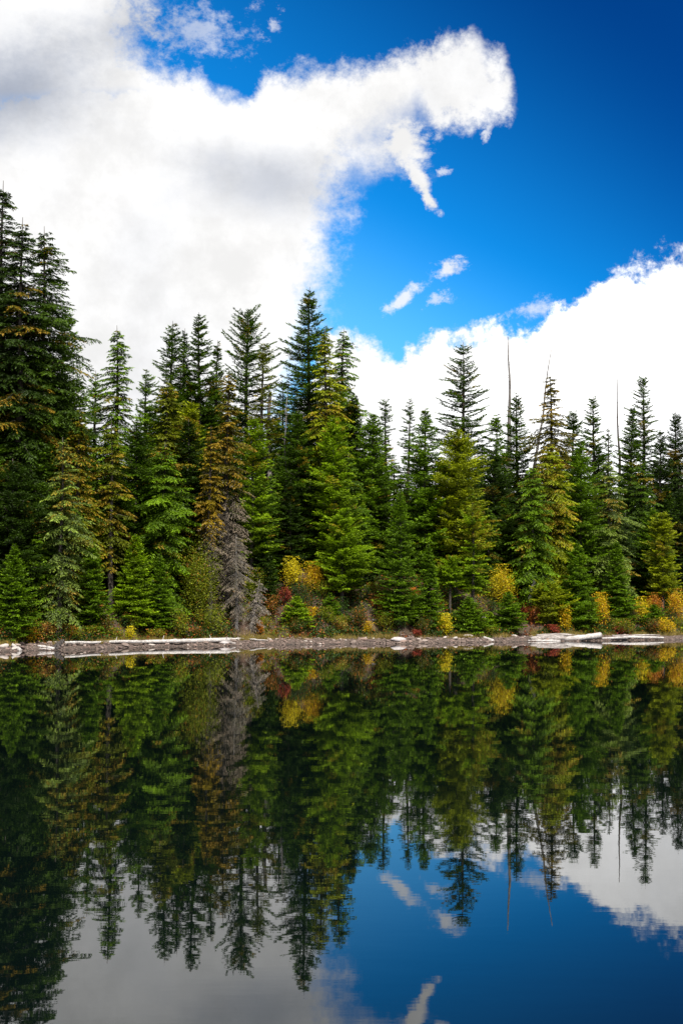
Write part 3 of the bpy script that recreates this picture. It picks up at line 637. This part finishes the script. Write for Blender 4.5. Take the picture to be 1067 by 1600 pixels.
BUSHES = [
 ('bright yellow bush on the bare slope', 462, 925, 20, 52, 'yellow', .1, {}), ('orange-leaved bush right of the bright yellow one on the slope', 486, 930, 18, 50, 'amber', .3, {}),
 ('red bush left of the low rounded fir', 445, 945, 10, 26, 'red', .1, {}), ('orange bush high on the slope beside the grey stub', 450, 855, 16, 30, 'orange', .3, {}),
 ('rust-coloured bush high on the slope', 480, 868, 24, 26, 'rust', .3, {}), ('small orange-red shrub at the back of the gravel, right of the long log', 407, 996, 8, 24, 'orange', .4, {}),
 ('orange-yellow round bush at the water edge, brightest on the shore', 691, 997, 15, 34, 'yellow', .05, dict(t_off=2.4, leaf=.11, dens=2.4)), ('olive bush left of the brightest shore bush', 664, 996, 14, 34, 'olive', .15, {}),
 ('tall golden bush under the dark firs right of the spindly tree', 785, 930, 22, 68, 'yellow', .12, dict(t_off=8, dens=2)), ('red bush at the foot of the tall golden one', 801, 925, 13, 26, 'red', .2, dict(t_off=7.5)),
 ('crimson bush beside the broken white-grey stump', 828, 955, 12, 26, 'red', .3, dict(t_off=5.5)), ('amber bush above the middle of the driftwood pile', 882, 992, 11, 40, 'amber', .1, dict(t_off=2.8, leaf=.10)),
 ('dark red low shrub behind the driftwood pile', 866, 999, 11, 16, 'red', 0, {}), ('tall amber bush over the right end of the driftwood pile', 941, 994, 15, 54, 'amber', .1, dict(t_off=3.4, leaf=.10)),
 ('yellow bush above the thin flat logs', 1000, 975, 18, 42, 'yellow', .1, dict(t_off=5)), ('orange bush at the right edge', 1056, 985, 18, 55, 'amber', .4, dict(t_off=5)),
 ('yellow-orange bush low at the right edge', 1042, 999, 16, 26, 'amber', .2, {}), ('pink-orange bush beside the grey stem near the right edge', 1020, 960, 14, 38, 'orange', .3, dict(t_off=6)),
 ('yellow-green bush right of the broad low fir', 278, 998, 18, 44, 'lime', .05, {}), ('tall yellow-green willow left of the dead grey tree', 310, 990, 34, 130, 'lime', .03, dict(t_off=5, dens=3, name='willow_bush')),
 ('lime bush between the willow and the dead grey tree', 336, 998, 18, 50, 'lime', .05, {}), ('rust and olive shrub at the foot of the tall willow', 308, 999, 13, 18, 'olive', .5, {}),
 ('yellow and green bush just right of the dead grey tree', 400, 940, 16, 60, 'lime', .1, dict(t_off=6)), ('yellow-leaved branchy bush behind the dead grey tree', 398, 900, 18, 46, 'yellow', .1, dict(t_off=8)),
 ('mixed yellow shrub behind the leaning driftwood root', 70, 1003, 18, 30, 'straw', .4, {}), ('orange and yellow shrub under the small left hemlock', 48, 1004, 14, 26, 'amber', .3, {}),
 ('gold and olive twiggy shrub under the pale blue-green hemlock', 112, 1000, 13, 24, 'lime', .4, {}), ('yellow shrub behind the left third of the long log', 152, 1000, 15, 20, 'lime', .2, {}),
 ('bright yellow sprig leaning over the long log', 203, 1003, 8, 22, 'yellow', 0, dict(t_off=2.2)), ('lime shrub behind the middle of the long log', 180, 1000, 14, 18, 'lime', .2, {}),
 ('yellow-olive shrub behind the right half of the long log', 245, 1000, 15, 16, 'lime', .3, {}), ('orange shrub right of the rounded fir bush', 484, 972, 12, 22, 'amber', .3, {}),
 ('olive shrub on the bank below the rounded fir bush', 470, 992, 20, 20, 'green', .1, {}), ('red and yellow shrub left of the rounded fir bush', 425, 965, 16, 34, 'olive', .5, {}),
 ('yellow shrub at the bank foot below the small light cedar', 560, 985, 16, 34, 'olive', .3, {}), ('red-leaved shrub under the small light cedar', 590, 955, 15, 24, 'orange', .3, {}),
 ('yellow shrub left of the large layered fir', 597, 985, 12, 34, 'lime', .3, {}), ('amber sprigs at the left foot of the large layered fir', 576, 992, 9, 20, 'amber', .3, {}),
 ('green shrub under the spindly yellow-sprayed tree', 700, 950, 18, 34, 'green', .1, {}), ('orange sprigs showing between the feathery tree and the layered fir', 648, 845, 10, 16, 'orange', .3, dict(t_off=8)),
 ('yellow-green low shrub at the foot of the squat firs', 770, 999, 20, 14, 'lime', .1, {}), ('rusty low shrub left of the soft yellow-green sapling', 834, 975, 12, 26, 'rust', .3, {}),
 ('lime shrub at the foot of the dark young fir', 975, 998, 14, 24, 'lime', .2, {}), ('red low shrub right of the driftwood pile', 965, 1000, 9, 12, 'red', .2, {}),
 ('yellow bush right of the amber one over the driftwood', 853, 985, 18, 46, 'lime', .1, dict(t_off=3.4)), ('olive bush between the amber and the dark young fir', 1018, 999, 15, 24, 'olive', .3, {}),
 ('orange-red sprigs on the left slope behind the willow', 300, 850, 16, 30, 'orange', .3, dict(t_off=12)), ('yellow sprigs on the left slope under the full green tree', 250, 850, 14, 40, 'amber', .3, dict(t_off=12)),
 ('red shrub on the bank foot left of the brightest shore bush', 652, 999, 8, 12, 'red', .2, {}), ('straw-coloured shrub on the open bank', 530, 988, 14, 18, 'straw', .2, {}),
]
for (label, px, yb, hw, h, col, wm, ex) in BUSHES: bush(label, px, yb, hw, h, col, warm=wm, **ex)
rb = np.random.default_rng(21)
for i in range(46):
    px = -10 + 1090 * (i + rb.uniform(0, 1)) / 46
    bush('low leafy green shrub in the tangle along the foot of the forest', px, 1000, rb.uniform(10, 20), rb.uniform(14, 34), ['green', 'lime', 'green', 'olive'][i % 4], t_off=rb.uniform(2.4, 7), warm=.12, leaf=.08, group='green shrubs along the foot of the forest')
for i in range(26):
    px = rb.uniform(395, 800) if i % 2 else rb.uniform(395, 600)
    bush('low leafy green shrub in the tangle along the foot of the forest', px, 1000, rb.uniform(10, 20), rb.uniform(12, 28), ['green', 'lime', 'olive'][i % 3], t_off=rb.uniform(3, 15), warm=.15, leaf=.08, group='green shrubs along the foot of the forest')

# ------------------------------------------------------------------ ground cover and grass (nobody could count them)
def scatter(n_, t0, t1, rng, xr=(-30, 42)):
    x = rng.uniform(*xr, n_); t_ = t0 + (t1 - t0) * rng.uniform(0, 1, n_) ** 1.4; y = shore(x) + t_
    return x, y, ground_z(x, y)
rng = np.random.default_rng(3)
for name, colr, n_, hgt, seed_, thr in (('ground_cover', BC['green'], 110000, .5, 1, -.5), ('low_red_undergrowth', BC['rust'], 36000, .34, 2, .7), ('low_yellow_undergrowth', BC['lime'], 50000, .42, 3, .3)):
    x, y, z = scatter(int(n_ * 1.5), 1.9, 26, rng); n_ = len(x)
    f_ = np.sin(x * .7 + seed_ * 2.1) + np.sin(y * .55 + x * .3 + seed_) + .8 * np.sin(x * 1.9 - y * .8 + seed_ * 3) + rng.normal(0, .35, n_)
    k = f_ > thr; x, y, z = x[k], y[k], z[k]; n_ = len(x)
    hh = hgt * (.4 + .6 * np.clip(f_[k] - thr, 0, 1.2))
    P = np.stack([x, y, z + rng.uniform(0, 1, n_) * hh], -1)
    d1 = nrm(rng.normal(0, 1, (n_, 3))); d2 = nrm(np.cross(d1, rng.normal(0, 1, (n_, 3)))); s_ = .085 * rng.uniform(.6, 1.4, n_)[:, None]
    v = np.stack([P - d1 * s_, P + d2 * s_ * .6, P + d1 * s_, P - d2 * s_ * .6], 1).reshape(-1, 3)
    o_ = link(name, mesh_poly(name, v, np.arange(len(v)).reshape(-1, 4), {'tone': np.repeat(rng.uniform(0, 1, n_), 4), 'warm': np.repeat((rng.uniform(0, 1, n_) < .15) * .7, 4)}), M['leaves'], None, colr)
    tag(o_, {'ground_cover': 'low green ground plants covering the bank', 'low_red_undergrowth': 'low rust-red ground plants in patches on the bank', 'low_yellow_undergrowth': 'low yellow-green ground plants in patches on the bank'}[name], 'undergrowth', kind='stuff')
x = rng.uniform(-26, 40, 60000); t_ = rng.normal(2.1, .5, 60000) + .3 * np.sin(x * 1.3); y = shore(x) + np.maximum(t_, 1.4)
k = (np.sin(x * .8) + np.sin(x * 2.1 + 1) + rng.normal(0, .6, len(x))) > .1; x, y = x[k], y[k]; z = ground_z(x, y); n_ = len(x)
ln = rng.uniform(.12, .38, n_); dx = rng.normal(0, .10, n_); dy = rng.normal(0, .1, n_); wv = rng.uniform(.006, .016, n_)
v = np.stack([np.stack([x - wv, y, z], -1), np.stack([x + wv, y, z], -1), np.stack([x + dx, y + dy, z + ln], -1)], 1).reshape(-1, 3)
tag(link('grass', mesh_poly('grass', v, np.arange(len(v)).reshape(-1, 3), {'tone': np.repeat(rng.uniform(.2, 1, n_), 3), 'warm': np.zeros(len(v))}), M['leaves'], None, (.30, .22, .06)),
    'straw-coloured grass tufts along the top of the gravel', 'grass', kind='stuff')

# ------------------------------------------------------------------ rocks on the shore
def rock_arrays(rng, sub=2):
    import bmesh
    bm = bmesh.new(); bmesh.ops.create_icosphere(bm, subdivisions=sub, radius=1)
    P = np.array([v.co[:] for v in bm.verts]); F_ = np.array([[v.index for v in f.verts] for f in bm.faces]); bm.free()
    for k in range(9):                                   # cut flat facets
        n_ = nrm(rng.normal(0, 1, 3)); d_ = rng.uniform(.55, .85); e_ = P @ n_ - d_; P = P - np.where(e_ > 0, e_, 0)[:, None] * n_ * .9
    P *= np.array([1, rng.uniform(.65, .95), rng.uniform(.42, .68)]); P += rng.normal(0, .02, P.shape)
    return P, F_
rocks = [rock_arrays(np.random.default_rng(40 + i)) for i in range(8)]
rmesh = [mesh_poly('rock', P, F_) for P, F_ in rocks]
RC = [(.24, .19, .16), (.38, .32, .28), (.18, .13, .11), (.54, .49, .44), (.18, .135, .12), (.32, .23, .19)]
rng = np.random.default_rng(8)
GRK = 'loose rocks lining the shore'
for i in range(280):
    px = -30 + 1130 * (i + rng.uniform(0, 1)) / 280; to_ = rng.uniform(.05, 2.6)
    x, y, _ = base_at(px, 1003, to_); r_ = rng.choice([.10, .13, .17, .22, .28], p=[.28, .28, .24, .14, .06])
    o_ = link('rock', rmesh[i % 8], M['rock'], None, RC[int(rng.integers(6))]); o_.location = (x, y, float(ground_z(x, y)) + r_ * .18)
    o_.scale = (r_ * rng.uniform(1, 1.7), r_, r_ * rng.uniform(.8, 1.1)); o_.rotation_euler = (rng.normal(0, .15), rng.normal(0, .15), rng.uniform(0, 6.28))
    tag(o_, 'pale angular rock lying on the gravel at the water edge', 'rock', GRK)
for (px, to_, r_, lab) in ((621, .8, .50, 'long flat pale slab of rock among the shore stones below the layered fir'), (584, 4.0, .26, 'pale round rock alone on the bank at the left foot of the layered fir'), (756, 4.6, .55, 'grey boulder half hidden behind the squat firs'), (730, 1.9, .34, 'large blocky rock left of the short driftwood stub'), (350, .6, .3, 'white angular rock under the joint of the two logs')):
    x, y, _ = base_at(px, 1000, to_); o_ = link('boulder', rmesh[3].copy(), M['rock'], None, (.52, .49, .48)); o_.location = (x, y, float(ground_z(x, y)) + r_ * .2); o_.scale = (r_ * 1.3, r_, r_ * .75)
    tag(o_, lab, 'rock')
# small stones: stuff
n_ = 9000; x = rng.uniform(-24, 40, n_); t_ = rng.uniform(-.15, 2.9, n_); y = shore(x) + t_; z = ground_z(x, y)
VV, FF = [], []; P0, F0 = rock_arrays(np.random.default_rng(2), 1); nv = len(P0)
sc = rng.lognormal(math.log(.05), .45, n_); an = rng.uniform(0, 6.28, n_)
ca, sa = np.cos(an), np.sin(an)
PX = (P0[None, :, 0] * ca[:, None] - P0[None, :, 1] * sa[:, None]) * sc[:, None] * 1.3 + x[:, None]; PY = (P0[None, :, 0] * sa[:, None] + P0[None, :, 1] * ca[:, None]) * sc[:, None] + y[:, None]
PZ = P0[None, :, 2] * sc[:, None] * rng.uniform(.7, 1.3, n_)[:, None] + (z + sc * .2)[:, None]
fcs = (F0[None] + (np.arange(n_) * nv)[:, None, None]).reshape(-1, 3)
tag(link('gravel', mesh_poly('gravel', np.stack([PX, PY, PZ], -1).reshape(-1, 3), fcs), M['rock'], None, (.20, .15, .125)), 'small grey and pinkish stones covering the narrow beach', 'gravel', kind='stuff')

# ------------------------------------------------------------------ driftwood
def log(label, pts, rad, material, t_list, name='driftwood_log', stubs=0, seed=0, lift=0.0):
    """pts: picture columns/rows of the log's axis; t_list: metres behind the waterline"""
    rng = np.random.default_rng(seed); W = []
    for (px, py), to_ in zip(pts, t_list):
        x, y, z = base_at(px, py, to_); W.append((x, y, z))
    W = np.array(W); s0 = np.linspace(0, 1, len(W)); s = np.linspace(0, 1, 16)
    P = np.stack([np.interp(s, s0, W[:, i]) for i in range(3)], -1); o_ = P.mean(0).copy(); o_[2] = P[:, 2].min()
    rr = np.interp(s, np.linspace(0, 1, len(rad)), rad) * (1 + rng.normal(0, .05, 16)); P += rng.normal(0, .012, P.shape)
    e = bpy.data.objects.new(name, None); C.objects.link(e); e.location = o_; tag(e, label, 'log' if 'log' in name else 'driftwood')
    li = []
    if stubs:
        for i in range(stubs):
            j = int(rng.integers(1, 14)); d_ = np.array([rng.normal(0, .5), rng.normal(0, .4), rng.uniform(-.3, .8)]); b0 = P[j] - o_
            li.append((np.array([b0, b0 + d_ * .2, b0 + d_ * rng.uniform(.3, .6)]), [.035, .025, .012]))
    link('trunk', tube_mesh('trunk', [(P - o_, rr)], 10, li, 5), material, e)
    return e
WW, OW, DW = M['white_wood'], M['old_wood'], M['dark_wood']
log('long white barkless log lying along the left shore', [(102, 1003.5), (200, 1003), (290, 1001.5), (358, 999.5)], [.07, .10, .14, .16], WW, [1.0, .9, .8, .8], stubs=3, seed=1)
log('thin white pole continuing right from the long log', [(352, 997.5), (390, 998.5), (424, 1001)], [.07, .06, .03], WW, [1.6, 1.5, 1.2], seed=2)
log('short white log end leaning into the water at the far left', [(19, 1008), (34, 1017)], [.13, .13], WW, [1.2, .1], seed=3)
log('forked white branch lying left of the dark root', [(60, 1009), (72, 1011), (84, 1014)], [.05, .09, .10], WW, [1.1, .7, .3], 'driftwood_branch', stubs=3, seed=4)
log('thin white stick under the forked branch', [(62, 1013), (80, 1015)], [.035, .05], WW, [.5, .2], 'driftwood_branch', seed=14)
r_ = log('dark upturned root standing at the left end of the long log', [(86, 1015), (91, 1007), (99, 1001)], [.20, .17, .10], DW, [.5, .9, 1.2], 'root_stump', stubs=8, seed=5)
log('knotty grey root end between the long log and the thin pole', [(350, 1001), (357, 1003), (368, 1006)], [.10, .12, .06], OW, [.9, .7, .5], 'driftwood_root', stubs=5, seed=6)
log('short pale stub slanting to the water on the right of the squat fir', [(756, 996), (770, 1001.5)], [.11, .12], WW, [1.5, .3], seed=7)
log('thick cracked grey log, left one of the driftwood pile', [(829, 998), (858, 996.5), (886, 998)], [.17, .27, .18], OW, [.5, .45, .35], stubs=3, seed=8)
log('thick pale log rising to the right in the driftwood pile', [(866, 1000), (905, 996.5), (937, 992.5)], [.14, .22, .21], WW, [.25, .35, .6], stubs=1, seed=9)
log('slim pale log across the top of the driftwood pile', [(838, 992.5), (875, 991.5), (907, 993.5)], [.08, .12, .08], OW, [1.0, .9, .9], seed=10)
log('low grey log at the waterline under the driftwood pile', [(824, 1001), (850, 1001.3), (874, 1001.5)], [.07, .10, .09], WW, [.2, .15, .1], seed=11)
log('thin flat pale log, longest right of the driftwood pile', [(940, 997.5), (985, 995.5), (1036, 996.5)], [.07, .12, .07], WW, [.4, .5, .45], seed=12)
log('thin grey pole behind the longest flat log on the right', [(956, 993.5), (1000, 992.5), (1030, 992.5)], [.06, .08, .05], OW, [1.2, 1.2, 1.1], seed=13)
log('short low pole at the waterline below the longest flat log', [(950, 999), (980, 998.5)], [.05, .06], OW, [.4, .5], seed=15)
print('NTRI', ntri)
